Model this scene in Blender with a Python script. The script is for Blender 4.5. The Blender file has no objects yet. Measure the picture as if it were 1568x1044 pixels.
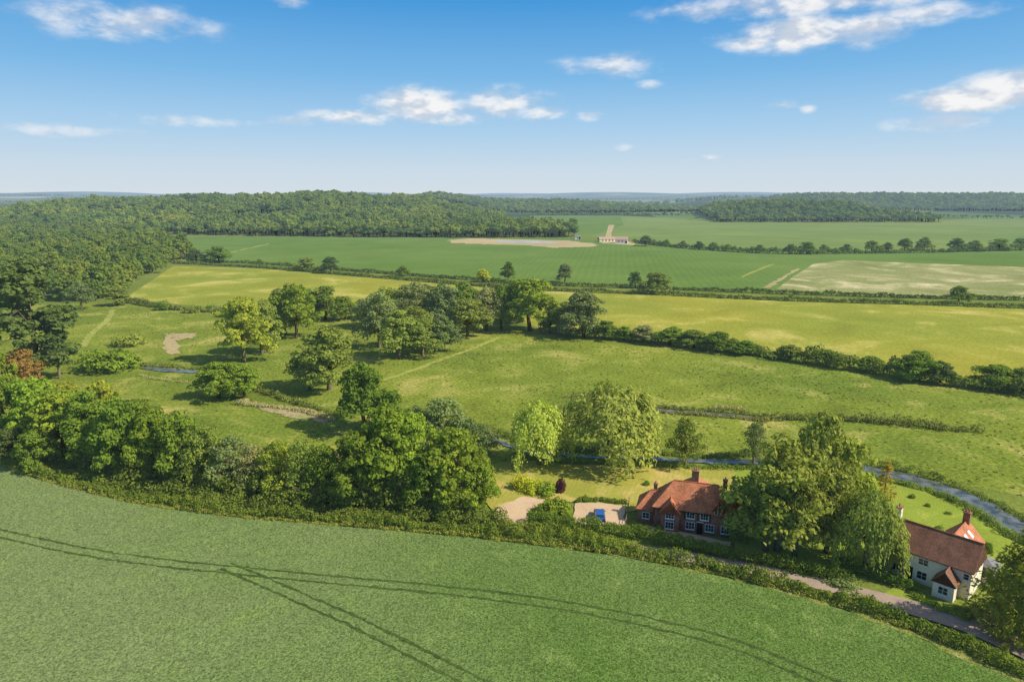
import bpy, math, random
import numpy as np
from mathutils import Vector, geometry
random.seed(5)
R = np.random.default_rng(11)
scene = bpy.context.scene
col = scene.collection

# ------------------------------------------------------------------ camera
TH = math.radians(12.1); HC = 55.0; FP = 1045.3
cam = bpy.data.objects.new("camera", bpy.data.cameras.new("camera"))
cam.data.lens = 24; cam.data.sensor_width = 36
cam.data.clip_start = 0.5; cam.data.clip_end = 80000
cam.location = (0, 0, HC); cam.rotation_euler = (math.pi/2 - TH, 0, 0)
col.objects.link(cam); scene.camera = cam
scene.view_settings.view_transform = 'Standard'
try: scene.view_settings.look = 'None'
except Exception: pass
scene.view_settings.exposure = 0

def ray(u, v):
    xc = (u-784)/FP; yc = (522.5-v)/FP
    return (xc, math.cos(TH)+yc*math.sin(TH), -math.sin(TH)+yc*math.cos(TH))
def P(u, v):
    """survey point -> ground coordinates in metres"""
    r = ray(u, v); t = HC/-r[2]
    return (r[0]*t, r[1]*t)
def depth(u, v):
    x, y = P(u, v)
    return y*math.cos(TH)+HC*math.sin(TH)

def sst(a, b, t):
    t = np.clip((t-a)/(b-a), 0, 1); return t*t*(3-2*t)
def hgt(x, y):
    x = np.asarray(x, float); y = np.asarray(y, float)
    h = 38*sst(930, 1500, y)*(1-sst(2000, 3200, y))*sst(-1120, -800, x)*(1-sst(-280, 10, x))
    h = h + (4*np.sin(x/95.)+3*np.sin(x/41.+y/130.))*sst(1000, 1300, y)*(1-sst(1900, 2300, y))*sst(-1080, -860, x)*(1-sst(-280, 0, x))
    h = h + 20*sst(2080, 2500, y)*(1-sst(3000, 4000, y))*sst(-700, -300, x)*(1-sst(150, 560, x))
    h = h + 26*sst(1385, 1600, y)*(1-sst(1750, 2000, y))*sst(400, 560, x)*(1-sst(740, 900, x))
    h = h + 42*sst(2320, 2800, y)*(1-sst(3600, 4800, y))*sst(750, 1250, x)
    f = np.sin(x/1500+1)*np.sin(y/1700+.5)*26+np.sin(x/800+y/2600)*16+20
    h = h + np.maximum(f, 0)*sst(4200, 7000, y)*(1+.9*sst(8000, 14000, y))
    return h

# ------------------------------------------------------------------ node helpers
def srgb(r, g, b):
    f = lambda c: (c/255/12.92) if c/255 <= .04045 else ((c/255+.055)/1.055)**2.4
    return (f(r), f(g), f(b), 1)
class NT:
    def __init__(s, nt): s.nt = nt; nt.nodes.clear()
    def n(s, t, **k):
        nd = s.nt.nodes.new(t)
        for a, b in k.items(): setattr(nd, a, b)
        return nd
    def put(s, sock, val):
        if isinstance(val, bpy.types.NodeSocket): s.nt.links.new(val, sock)
        else: sock.default_value = val
    def m(s, op, a, b=0.0, c=None):
        nd = s.n('ShaderNodeMath', operation=op); s.put(nd.inputs[0], a); s.put(nd.inputs[1], b)
        if c is not None: s.put(nd.inputs[2], c)
        return nd.outputs[0]
    def mix(s, f, a, b, mode='MIX'):
        nd = s.n('ShaderNodeMixRGB', blend_type=mode); s.put(nd.inputs[0], f); s.put(nd.inputs[1], a); s.put(nd.inputs[2], b)
        return nd.outputs[0]
    def noise(s, vec, scale, detail=3, rough=.55, dist=0):
        nd = s.n('ShaderNodeTexNoise'); s.put(nd.inputs['Vector'], vec)
        nd.inputs['Scale'].default_value = scale; nd.inputs['Detail'].default_value = detail
        nd.inputs['Roughness'].default_value = rough; nd.inputs['Distortion'].default_value = dist
        return nd.outputs['Fac']
    def mr(s, v, a, b, c=0., d=1., smooth=False):
        nd = s.n('ShaderNodeMapRange'); nd.clamp = True
        if smooth: nd.interpolation_type = 'SMOOTHSTEP'
        s.put(nd.inputs[0], v)
        for i, q in enumerate((a, b, c, d)): s.put(nd.inputs[i+1], q)
        return nd.outputs[0]

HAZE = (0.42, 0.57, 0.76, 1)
def newmat(name):
    mt = bpy.data.materials.new(name); mt.use_nodes = True
    return mt, NT(mt.node_tree)
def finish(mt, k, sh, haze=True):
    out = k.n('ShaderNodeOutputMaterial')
    if haze:   # painted air light: surface emits haze colour, growing with distance from world origin
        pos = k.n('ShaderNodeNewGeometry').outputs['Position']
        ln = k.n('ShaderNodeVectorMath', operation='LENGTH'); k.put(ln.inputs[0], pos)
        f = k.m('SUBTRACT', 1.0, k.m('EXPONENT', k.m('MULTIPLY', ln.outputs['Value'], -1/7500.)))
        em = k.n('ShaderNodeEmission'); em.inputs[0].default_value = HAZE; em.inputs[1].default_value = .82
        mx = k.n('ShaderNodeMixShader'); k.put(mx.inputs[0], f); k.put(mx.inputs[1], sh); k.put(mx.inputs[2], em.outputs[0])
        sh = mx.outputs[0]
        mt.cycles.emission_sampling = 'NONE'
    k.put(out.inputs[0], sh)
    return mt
def pos_of(k): return k.n('ShaderNodeNewGeometry').outputs['Position']

def ground_mat(name, c1, c2, c3=None, s1=.012, s2=.09, s3=1.6, bump=.3, fine=.45, t3=.55, stripe=None, sparam=.15, grad=None, mid=.14):
    mt, k = newmat(name); p = pos_of(k)
    n1 = k.noise(p, s1, 4); n2 = k.noise(p, s2, 5, .65, .6); n3 = k.noise(p, s3, 3, .7)
    if grad:
        sx = k.n('ShaderNodeSeparateXYZ'); k.put(sx.inputs[0], p)
        n1 = k.m('ADD', k.m('MULTIPLY', n1, .6), k.mr(sx.outputs[0], grad[0], grad[1], 0., .4))
    c = k.mix(k.mr(n1, .35, .65), c1, c2)
    if c3: c = k.mix(k.mr(n2, t3, t3+.18), c, c3)
    a, b = 1-mid, 1+mid
    c = k.mix(1, c, k.mix(k.mr(n2, .3, .7), (a, a, a, 1), (b, b, b*.97, 1)), 'MULTIPLY')
    lo, hi = 1-fine, 1+fine
    c = k.mix(1, c, k.mix(k.mr(n3, .32, .68), (lo, lo, lo, 1), (hi, hi, hi, 1)), 'MULTIPLY')
    if stripe:
        mp = k.n('ShaderNodeMapping'); k.put(mp.inputs[0], p); mp.inputs['Rotation'].default_value = (0, 0, stripe[0])
        w = k.n('ShaderNodeTexWave'); w.bands_direction = 'X'; k.put(w.inputs[0], mp.outputs[0])
        w.inputs['Scale'].default_value = stripe[1]; w.inputs['Distortion'].default_value = 1.5; w.inputs['Detail'].default_value = 1
        w.inputs['Detail Scale'].default_value = .3
        a = 1-sparam
        c = k.mix(1, c, k.mix(w.outputs['Fac'], (a, a, a, 1), (1+sparam*.6, 1+sparam*.6, 1+sparam*.6, 1)), 'MULTIPLY')
    bp = k.n('ShaderNodeBump'); bp.inputs['Strength'].default_value = bump; bp.inputs['Distance'].default_value = .3; k.put(bp.inputs['Height'], n3)
    d = k.n('ShaderNodeBsdfDiffuse'); k.put(d.inputs[0], c); k.put(d.inputs['Normal'], bp.outputs[0])
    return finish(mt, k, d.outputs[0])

def leaf_mat(name, ramp=None, transl=.34):
    mt, k = newmat(name); oi = k.n('ShaderNodeObjectInfo'); p = pos_of(k)
    at = k.n('ShaderNodeAttribute', attribute_name='var').outputs['Fac']
    if ramp:
        cr = k.n('ShaderNodeValToRGB'); e = cr.color_ramp.elements
        e[0].color = ramp[0]; e[1].color = ramp[-1]
        for i, c in enumerate(ramp[1:-1]): x = e.new((i+1)/(len(ramp)-1)); x.color = c
        big = k.noise(p, .008, 1)
        k.put(cr.inputs[0], k.m('ADD', k.m('MULTIPLY', oi.outputs['Random'], .6), k.m('MULTIPLY', k.mr(big, .32, .68), .4)))
        base = cr.outputs[0]
    else: base = oi.outputs['Color']
    base = k.mix(1, base, k.mix(at, (.64, .7, .7, 1), (1.34, 1.32, 1.15, 1)), 'MULTIPLY')
    d = k.n('ShaderNodeBsdfDiffuse'); k.put(d.inputs[0], base)
    t = k.n('ShaderNodeBsdfTranslucent'); k.put(t.inputs[0], k.mix(1, base, (1.12, 1.18, .5, 1), 'MULTIPLY'))
    mx = k.n('ShaderNodeMixShader'); mx.inputs[0].default_value = transl; k.put(mx.inputs[1], d.outputs[0]); k.put(mx.inputs[2], t.outputs[0])
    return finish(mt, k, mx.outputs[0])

def simple_mat(name, c, rough=.8, var=.2, scale=2., bump=0, spec=.3, metal=0, coat=0):
    mt, k = newmat(name)
    tc = k.n('ShaderNodeTexCoord').outputs['Object']
    n = k.noise(tc, scale, 5, .65)
    lo, hi = 1-var, 1+var
    cc = k.mix(1, (*c[:3], 1), k.mix(k.mr(n, .3, .7), (lo, lo, lo, 1), (hi, hi, hi, 1)), 'MULTIPLY')
    b = k.n('ShaderNodeBsdfPrincipled'); k.put(b.inputs['Base Color'], cc); b.inputs['Roughness'].default_value = rough
    b.inputs['Specular IOR Level'].default_value = spec; b.inputs['Metallic'].default_value = metal; b.inputs['Coat Weight'].default_value = coat
    if bump:
        bp = k.n('ShaderNodeBump'); bp.inputs['Strength'].default_value = bump; bp.inputs['Distance'].default_value = .05
        k.put(bp.inputs['Height'], n); k.put(b.inputs['Normal'], bp.outputs[0])
    return finish(mt, k, b.outputs[0], False)

def tile_mat(name, c1, c2, bw=.25, bh=.16, mort=(.1, .06, .04, 1), msize=.02, patch=None):
    mt, k = newmat(name)
    uv = k.n('ShaderNodeUVMap').outputs[0]
    br = k.n('ShaderNodeTexBrick'); k.put(br.inputs['Vector'], uv); br.inputs['Scale'].default_value = 1
    br.inputs['Brick Width'].default_value = bw; br.inputs['Row Height'].default_value = bh; br.inputs['Mortar Size'].default_value = msize
    k.put(br.inputs['Color1'], c1); k.put(br.inputs['Color2'], c2); k.put(br.inputs['Mortar'], mort)
    n = k.noise(uv, .55, 5, .7); n2 = k.noise(uv, 3.5, 3, .6)
    c = k.mix(1, br.outputs['Color'], k.mix(k.mr(n, .3, .7), (.62, .6, .6, 1), (1.3, 1.28, 1.2, 1)), 'MULTIPLY')
    c = k.mix(1, c, k.mix(k.mr(n2, .3, .7), (.8, .8, .8, 1), (1.2, 1.2, 1.2, 1)), 'MULTIPLY')
    if patch: c = k.mix(k.mr(n, .58, .7, 0, .7), c, patch)
    bp = k.n('ShaderNodeBump'); bp.inputs['Strength'].default_value = .6; bp.inputs['Distance'].default_value = .03; k.put(bp.inputs['Height'], br.outputs['Fac']); bp.invert = True
    d = k.n('ShaderNodeBsdfPrincipled'); k.put(d.inputs['Base Color'], c); d.inputs['Roughness'].default_value = .85; k.put(d.inputs['Normal'], bp.outputs[0])
    return finish(mt, k, d.outputs[0], False)

def water_mat(name):
    mt, k = newmat(name); p = pos_of(k)
    b = k.n('ShaderNodeBsdfPrincipled'); k.put(b.inputs['Base Color'], k.mix(k.mr(k.noise(p, .5, 5, .6), .38, .62), (.05, .06, .03, 1), (.2, .2, .17, 1))); b.inputs['Roughness'].default_value = .12
    b.inputs['IOR'].default_value = 1.4; b.inputs['Specular IOR Level'].default_value = .9
    bp = k.n('ShaderNodeBump'); bp.inputs['Strength'].default_value = .5; bp.inputs['Distance'].default_value = .05
    k.put(bp.inputs['Height'], k.noise(p, 3, 3)); k.put(b.inputs['Normal'], bp.outputs[0])
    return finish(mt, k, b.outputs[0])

# ------------------------------------------------------------------ materials
c = lambda r, g, b: (r, g, b, 1)
M = {}
M['wheat'] = ground_mat("wheat_crop", c(.22, .285, .1), c(.12, .205, .038), c(.2, .275, .075), s1=.02, s2=.16, s3=3.6, bump=1., fine=.6, t3=.54, stripe=(1.2, .9), sparam=.08, grad=(-85, 55), mid=.07)
M['wheat_far'] = ground_mat("wheat_crop_distant", c(.125, .21, .038), c(.16, .24, .05), None, s1=.006, s2=.02, s3=.5, bump=.2, fine=.12, stripe=(.15, .06), sparam=.05, mid=.1)
M['wheat_far2'] = ground_mat("pale_crop", c(.21, .275, .07), c(.165, .24, .06), None, s1=.005, s2=.015, s3=.4, bump=.2, fine=.1, mid=.1)
M['meadow'] = ground_mat("meadow_grass", c(.24, .28, .035), c(.16, .22, .03), c(.34, .3, .085), s1=.016, s2=.05, s3=1.1, bump=.9, fine=.42, t3=.52, mid=.26)
M['pasture'] = ground_mat("yellow_pasture", c(.36, .335, .045), c(.25, .295, .04), c(.48, .4, .12), s1=.008, s2=.03, s3=.8, bump=.4, fine=.22, t3=.53, mid=.18)
M['rough'] = ground_mat("rough_grass", c(.33, .33, .13), c(.25, .28, .09), c(.58, .48, .3), s1=.014, s2=.03, s3=.6, bump=.4, fine=.25, t3=.52, mid=.22)
M['lawn'] = ground_mat("mown_lawn", c(.4, .36, .07), c(.3, .32, .05), c(.56, .4, .15), s1=.05, s2=.1, s3=3, bump=.3, fine=.18, t3=.52, stripe=(.35, .35), sparam=.04)
M['lawn2'] = ground_mat("green_lawn", c(.3, .36, .05), c(.25, .32, .04), c(.4, .39, .09), s1=.05, s2=.12, s3=3, bump=.3, fine=.15, t3=.58, stripe=(-.5, .25), sparam=.03)
M['straw'] = ground_mat("dry_reeds", c(.5, .4, .22), c(.38, .32, .15), c(.22, .25, .07), s1=.1, s2=.3, s3=2.5, bump=1, fine=.4, t3=.5)
M['gravel'] = ground_mat("gravel", c(.68, .48, .31), c(.58, .42, .26), c(.44, .37, .22), s1=.1, s2=.4, s3=5, bump=.3, fine=.15)
M['soil'] = ground_mat("bare_soil", c(.54, .41, .23), c(.44, .35, .18), c(.34, .33, .13), s1=.01, s2=.05, s3=.5, bump=.2, fine=.15, t3=.5)
M['asphalt'] = ground_mat("lane_asphalt", c(.34, .26, .2), c(.46, .35, .27), c(.26, .2, .16), s1=.1, s2=.4, s3=6, bump=.15, fine=.12)
M['tram'] = ground_mat("tramline_soil", c(.06, .1, .025), c(.08, .12, .03), None, s1=.1, s2=.8, s3=3, bump=.5, fine=.5)
M['path'] = ground_mat("trodden_grass", c(.36, .37, .09), c(.3, .33, .07), None, s1=.1, s2=.4, s3=2, bump=.3, fine=.3)
M['verge'] = ground_mat("verge_grass", c(.26, .28, .06), c(.2, .23, .05), c(.42, .36, .15), s1=.1, s2=.4, s3=2.5, bump=1, fine=.45)
M['water'] = water_mat("river_water")
M['liner'] = simple_mat("reservoir_water", (.4, .41, .41), rough=.8, var=.25, scale=.05)
mt, k = newmat("land"); p = pos_of(k)
vor = k.n('ShaderNodeTexVoronoi'); vor.inputs['Scale'].default_value = 1/420.; k.put(vor.inputs['Vector'], p)
sp = k.n('ShaderNodeSeparateColor'); k.put(sp.inputs[0], vor.outputs['Color'])
cr = k.n('ShaderNodeValToRGB'); cr.color_ramp.interpolation = 'CONSTANT'; el = cr.color_ramp.elements
el[0].color = c(.14, .22, .07); el[1].position = .3; el[1].color = c(.05, .085, .03)
for q, cc in ((.5, c(.22, .28, .08)), (.68, c(.1, .17, .05)), (.82, c(.45, .38, .24)), (.9, c(.045, .075, .03))):
    e = el.new(q); e.color = cc
k.put(cr.inputs[0], sp.outputs[0])
near = k.mix(k.mr(k.noise(p, .05, 4), .35, .65), c(.15, .2, .035), c(.2, .24, .045))
near = k.mix(1, near, k.mix(k.mr(k.noise(p, 1.4, 4, .7), .3, .7), c(.65, .65, .65), c(1.35, 1.35, 1.3)), 'MULTIPLY')
sx = k.n('ShaderNodeSeparateXYZ'); k.put(sx.inputs[0], p)
cc = k.mix(k.mr(sx.outputs[1], 1500, 1800), near, cr.outputs[0])
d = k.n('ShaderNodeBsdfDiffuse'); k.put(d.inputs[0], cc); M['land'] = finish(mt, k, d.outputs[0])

M['leaf'] = leaf_mat("foliage")
M['forest_leaf'] = leaf_mat("forest_foliage", ramp=[c(.12, .185, .04), c(.165, .24, .045), c(.215, .285, .045), c(.28, .33, .05), c(.36, .37, .06)], transl=.33)
M['bark'] = simple_mat("bark", (.22, .17, .12), var=.35, scale=3)
M['roof_red'] = tile_mat("red_clay_tiles", c(.8, .31, .15), c(.64, .21, .1), patch=c(.4, .2, .11))
M['roof_brown'] = tile_mat("brown_clay_tiles", c(.36, .165, .11), c(.27, .13, .085), patch=c(.22, .14, .09))
M['brick'] = tile_mat("red_brick", c(.42, .18, .11), c(.34, .135, .08), bw=.23, bh=.075, mort=c(.3, .24, .2), msize=.01)
M['render'] = simple_mat("cream_render", (.86, .76, .58), var=.06, scale=1.2, bump=.1)
M['white'] = simple_mat("white_paint", (.8, .79, .76), rough=.5, var=.03)
M['timber'] = simple_mat("dark_timber", (.05, .035, .028), var=.3)
M['wood'] = simple_mat("weathered_wood", (.26, .2, .14), var=.3, scale=6)
M['glass'] = simple_mat("window_glass", (.03, .04, .05), rough=.08, var=.2, spec=.8)
M['lead'] = simple_mat("lead_flashing", (.22, .22, .23), var=.1)
M['clay'] = simple_mat("clay_pot", (.45, .2, .1), var=.15)
M['carblue'] = simple_mat("blue_car_paint", (.02, .13, .42), rough=.25, var=.03, spec=.6, coat=.6)
M['rubber'] = simple_mat("tyre_rubber", (.02, .02, .02), rough=.9)
M['chrome'] = simple_mat("alloy", (.55, .55, .57), rough=.3, metal=.8, var=.05)
M['redlamp'] = simple_mat("red_lamp_glass", (.5, .02, .02), rough=.2)
M['barnroof'] = simple_mat("barn_roof", (.45, .33, .24), var=.15)

# ------------------------------------------------------------------ geometry helpers
def mesh_np(name, V, F, mats, midx=None, var=None, smooth=False):
    me = bpy.data.meshes.new(name); V = np.ascontiguousarray(V, np.float32); F = np.ascontiguousarray(F, np.int32)
    n = len(F)
    me.vertices.add(len(V)); me.vertices.foreach_set('co', V.ravel())
    me.loops.add(4*n); me.loops.foreach_set('vertex_index', F.ravel())
    me.polygons.add(n); me.polygons.foreach_set('loop_start', np.arange(n, dtype=np.int32)*4)
    for m_ in mats: me.materials.append(m_)
    if midx is not None: me.polygons.foreach_set('material_index', midx.astype(np.int32))
    me.update(calc_edges=True)
    if var is not None:
        a = me.attributes.new('var', 'FLOAT', 'FACE'); a.data.foreach_set('value', var.astype(np.float32))
    if smooth: me.polygons.foreach_set('use_smooth', np.ones(n, dtype=bool))
    return me
def addobj(name, me, parent=None):
    o = bpy.data.objects.new(name, me); col.objects.link(o)
    if parent: o.parent = parent
    return o
def catmull(pts, step=None, n=8):
    pts = [np.array(p, float) for p in pts]
    q = [2*pts[0]-pts[1]]+pts+[2*pts[-1]-pts[-2]]; out = []
    for i in range(1, len(q)-2):
        L = np.linalg.norm(q[i+1]-q[i]); m = n if step is None else max(2, int(L/step))
        for j in range(m):
            t = j/m
            out.append(.5*((2*q[i])+(-q[i-1]+q[i+1])*t+(2*q[i-1]-5*q[i]+4*q[i+1]-q[i+2])*t*t+(-q[i-1]+3*q[i]-3*q[i+1]+q[i+2])*t**3))
    out.append(q[-2]); return np.array(out)
def PP(l): return [P(*a) for a in l]
ZL = [0.0]
def nz():
    ZL[0] += .006; return .02+ZL[0]
def patch(name, pix, mat, world=(), jit=0., dense=0):
    pts = PP(pix)+list(world)
    if dense:
        a = []
        for i in range(len(pts)):
            p0 = np.array(pts[i]); p1 = np.array(pts[(i+1) % len(pts)])
            for t in np.linspace(0, 1, dense, endpoint=False): a.append(p0*(1-t)+p1*t)
        pts = [q+R.normal(0, jit, 2) for q in a]
    z = nz()
    vs = [Vector((q[0], q[1], 0)) for q in pts]
    tris = geometry.tessellate_polygon([vs])
    me = bpy.data.meshes.new(name)
    tris = [t if (vs[t[1]]-vs[t[0]]).cross(vs[t[2]]-vs[t[0]]).z > 0 else (t[0], t[2], t[1]) for t in tris]
    me.from_pydata([(q.x, q.y, z) for q in vs], [], [tuple(t) for t in tris]); me.materials.append(mat)
    return addobj(name, me)
def strip_geo(path, w, z, jit=0.):
    d = np.gradient(path, axis=0); d /= np.linalg.norm(d, axis=1)[:, None]+1e-9
    nrm = np.stack([-d[:, 1], d[:, 0]], 1)
    w = np.interp(np.linspace(0, 1, len(path)), np.linspace(0, 1, len(np.atleast_1d(w))), np.atleast_1d(w))[:, None]/2
    j1 = R.normal(0, 1, (len(path), 1))*jit; j2 = R.normal(0, 1, (len(path), 1))*jit
    A = path-nrm*(w+j1); B = path+nrm*(w+j2)
    V = np.zeros((2*len(path), 3)); V[0::2, :2] = A; V[1::2, :2] = B; V[:, 2] = z
    i = np.arange(len(path)-1)*2
    F = np.stack([i, i+2, i+3, i+1], 1)
    return V, F
def strip(name, pix, w, mat, jit=0., step=2.):
    path = catmull(PP(pix), step=step)
    V, F = strip_geo(path, w, nz(), jit)
    return addobj(name, mesh_np(name, V, F, [mat])), path
def offset(path, o):
    d = np.gradient(path, axis=0); d /= np.linalg.norm(d, axis=1)[:, None]+1e-9
    return path+np.stack([-d[:, 1], d[:, 0]], 1)*o

# ------------------------------------------------------------------ terrain
ys = np.concatenate([[-600, -300, -100, 0, 200, 400, 600, 800], np.linspace(900, 5000, 90), 5000*np.exp(np.linspace(.03, 2.3, 50))])
nx = 161; tx = np.linspace(-1, 1, nx)
W = np.maximum(1800, ys*1.25)
X = tx[None, :]*W[:, None]; Y = np.repeat(ys[:, None], nx, 1); Z = hgt(X, Y)
V = np.stack([X, Y, Z], -1).reshape(-1, 3)
a = (np.arange(len(ys)-1)[:, None]*nx+np.arange(nx-1)[None, :]).ravel()
F = np.stack([a, a+1, a+nx+1, a+nx], 1)
addobj("ground", mesh_np("ground", V, F, [M['land']], smooth=True))

# ------------------------------------------------------------------ fields
MEADOW = [(190, 462), (330, 474), (560, 468), (840, 505), (950, 514), (1150, 538), (1300, 560), (1568, 600), (1900, 650), (1900, 900), (1568, 760),
                 (1300, 712), (1180, 704), (1000, 700), (860, 700), (700, 790), (500, 770), (300, 740), (0, 690), (-300, 600), (-300, 490), (0, 470)]
patch("meadow", MEADOW, M['meadow'])
patch("wheat_field_distant", [(235, 356), (560, 361), (870, 364), (975, 376), (1180, 387), (1400, 387), (1568, 382), (1900, 380), (1900, 409), (1568, 408), (1270, 400), (1185, 446), (970, 438), (700, 427), (520, 414), (300, 403)], M['wheat_far'])
patch("pasture_field", [(190, 458), (240, 425), (265, 408), (400, 412), (560, 425), (700, 437), (800, 445), (1000, 452), (1200, 462), (1568, 472), (1900, 485), (1900, 655),
                        (1568, 598), (1440, 578), (1300, 558), (1150, 535), (1080, 522), (950, 512), (840, 505), (780, 490), (700, 476), (560, 470), (440, 466), (330, 472)], M['pasture'])
patch("rough_meadow", [(1185, 446), (1215, 424), (1245, 405), (1290, 399), (1568, 410), (1900, 415), (1900, 470), (1568, 457), (1300, 452)], M['rough'])
patch("crop_field", [(885, 362), (840, 340), (810, 331), (950, 331), (1070, 336), (1100, 341.5), (1250, 343), (1418, 341.5), (1470, 336), (1900, 338), (1900, 378), (1568, 380), (1400, 386), (1180, 386), (1050, 378), (975, 368)], M['wheat_far2'])
patch("crop_field", [(885, 362), (845, 341), (812, 332), (950, 332), (955, 345), (905, 362)], M['wheat_far'])
patch("bare_field", [(-200, 322), (20, 323), (72, 328), (60, 336), (-200, 340)], M['soil'])
patch("reservoir_bank", [(690, 368), (715, 365.5), (770, 366.5), (870, 369), (900, 372.5), (918, 376), (900, 379), (850, 380), (800, 376), (740, 374.5), (690, 372.5)], M['soil'], jit=2.5, dense=6)
patch("reservoir_water", [(757, 369.4), (790, 368.8), (840, 370.4), (862, 373), (810, 373), (762, 371.2)], M['liner'])
patch("farm_track", [(926, 366), (932, 345), (941, 345), (936, 358), (938, 368), (975, 372), (970, 376), (920, 373)], M['soil'])
strip("field_track", [(1135, 425), (1160, 414), (1185, 405)], 2.2, M['path'], .5, 10)
strip("field_track", [(1170, 442), (1195, 428), (1222, 412)], 3, M['straw'], .8, 6)
strip("field_track", [(350, 388), (385, 380), (412, 374)], 3, M['path'], .8, 10)
strip("farm_track", [(270, 402), (400, 408), (540, 420), (700, 432), (800, 440), (1000, 447), (1200, 456), (1400, 463), (1568, 468), (1900, 480)], 5, M['verge'], .6, 10)
strip("footpath", [(585, 583), (620, 572), (680, 550), (730, 532), (765, 517)], 2., M['path'], .25)
strip("footpath", [(128, 532), (140, 512), (165, 490), (172, 475)], 2.6, M['path'], .3)
patch("reed_patch", [(370, 618), (420, 622), (470, 632), (510, 644), (500, 648), (450, 639), (400, 630)], M['straw'], jit=.6, dense=8)
patch("bare_patch", [(252, 512), (300, 511), (298, 517), (272, 522), (275, 542), (255, 543), (248, 528)], M['soil'], jit=.6, dense=6)
patch("rough_clearing", [(480, 690), (540, 680), (600, 700), (620, 745), (560, 760), (480, 745)], M['lawn'], jit=.5, dense=8)

FE = [(-400, 560), (-200, 632), (-60, 684), (0, 712), (60, 736), (200, 771), (350, 792), (500, 805), (700, 822), (850, 840), (960, 855), (1100, 883), (1200, 908), (1320, 944), (1450, 995), (1568, 1050), (1720, 1135)]
patch("wheat_field", FE, M['wheat'], world=[(120, -60), (-300, -60), (-300, 60)])
vp = [(u, v-9) for u, v in FE]
strip("verge", vp, 3.2, M['verge'], .3, 1.5)
A = catmull(PP([(-160, 775), (-60, 803), (0, 818), (130, 846), (250, 863), (355, 874), (500, 888), (700, 907), (900, 935), (1100, 981), (1220, 1026), (1330, 1075)]), step=.7)
B = catmull(PP([(345, 868), (375, 880), (440, 908), (540, 952), (640, 1002), (730, 1048), (830, 1100)]), step=.7)
z = nz(); Vs = []; Fs = []; off = 0
for q in (A, B):
    for s_ in (-.95, .95):
        V, F = strip_geo(offset(q, s_), .44, z, .1); z += .004
        Vs.append(V); Fs.append(F+off); off += len(V)
ZL[0] += .03
addobj("tramlines", mesh_np("tramlines", np.concatenate(Vs), np.concatenate(Fs), [M['tram']]))

patch("garden_lawn", [(742, 712), (800, 706), (870, 712), (1000, 714), (1125, 718), (1135, 790), (1000, 780), (960, 785), (880, 770), (800, 775), (760, 790), (735, 760)], M['lawn'])
patch("riverside_lawn", [(1125, 720), (1290, 728), (1345, 738), (1430, 757), (1490, 785), (1560, 835), (1700, 900), (1700, 985), (1500, 860), (1380, 870), (1290, 880), (1125, 850)], M['lawn2'])
patch("cottage_garden", [(1370, 900), (1420, 925), (1500, 930), (1560, 900), (1640, 940), (1640, 1010), (1530, 960), (1440, 940), (1350, 912)], M['lawn2'])
patch("gravel_driveway", [(760, 778), (800, 762), (838, 766), (812, 782), (806, 808), (780, 812), (752, 800)], M['gravel'], jit=.15, dense=5)
patch("gravel_parking", [(880, 772), (920, 771), (958, 776), (955, 806), (900, 806), (874, 800)], M['gravel'], jit=.15, dense=5)
patch("garden_path", [(988, 806), (1050, 818), (1120, 832), (1118, 842), (1050, 828), (985, 814)], M['gravel'], jit=.1, dense=5)
patch("forecourt", [(1470, 940), (1520, 935), (1560, 975), (1600, 1010), (1540, 1000), (1480, 965)], M['asphalt'], jit=.1, dense=5)
LANE = [(925, 834), (960, 840), (1080, 860), (1180, 878), (1300, 906), (1400, 933), (1480, 958), (1560, 992), (1720, 1065)]
_, lane = strip("country_lane", LANE, [2.2, 3, 3.4, 3.4, 3.4, 3.6, 4, 4.4, 4.4], M['asphalt'], .06, 1.5)
RIV = [(600, 640), (680, 655), (740, 668), (800, 690), (870, 699), (1000, 704), (1100, 709), (1200, 708), (1290, 715), (1370, 729), (1450, 752), (1520, 786), (1600, 832), (1750, 900)]
_, riv = strip("river", RIV, [1.2, 1.2, 1.4, 1.6, 2, 3, 4.6, 5.6, 6], M['water'], .3, 1.5)
RIV2 = [(950, 619), (1000, 628), (1060, 633), (1120, 637), (1175, 644)]
_, riv2 = strip("stream", RIV2, [.6, 2.4, 2.4, 2.2, .6], M['water'], .25, 1.5)
_, riv3 = strip("stream", [(218, 564), (255, 568), (305, 571)], [2.5, 4, 2], M['water'], .25, 1.5)

# ------------------------------------------------------------------ foliage
def norm(a): return a/(np.linalg.norm(a, axis=-1, keepdims=True)+1e-9)
def leaves(C, Nn, size, asp=.66):
    n = len(C); t = norm(np.cross(Nn, R.normal(size=(n, 3)))); b = np.cross(Nn, t)
    s = size[:, None]
    k1 = R.uniform(.7, 1.2, (n, 1)); k2 = R.uniform(.7, 1.2, (n, 1))
    V = np.stack([C+t*s*k1, C+b*s*asp*k2, C-t*s, C-b*s*asp], 1).reshape(-1, 3)
    return V
def blob_leaves(cen, rad, per, size, jit=.4, under=.3):
    m = len(cen); idx = np.repeat(np.arange(m), per); n = len(idx)
    d = norm(R.normal(size=(n, 3)))
    flip = (d[:, 2] < -0.1) & (R.random(n) > under); d[flip, 2] *= -1
    r = R.uniform(.78, 1.1, (n, 1))
    C = cen[idx]+d*rad[idx]*r
    Nn = norm(d/rad[idx]*rad[idx].mean(1, keepdims=True)+R.normal(size=(n, 3))*jit)
    sz = size*R.uniform(.6, 1.35, n)
    bv = R.random(m)[idx]
    return leaves(C, Nn, sz), np.clip(.5*bv+.5*R.random(n), 0, 1)
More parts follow.
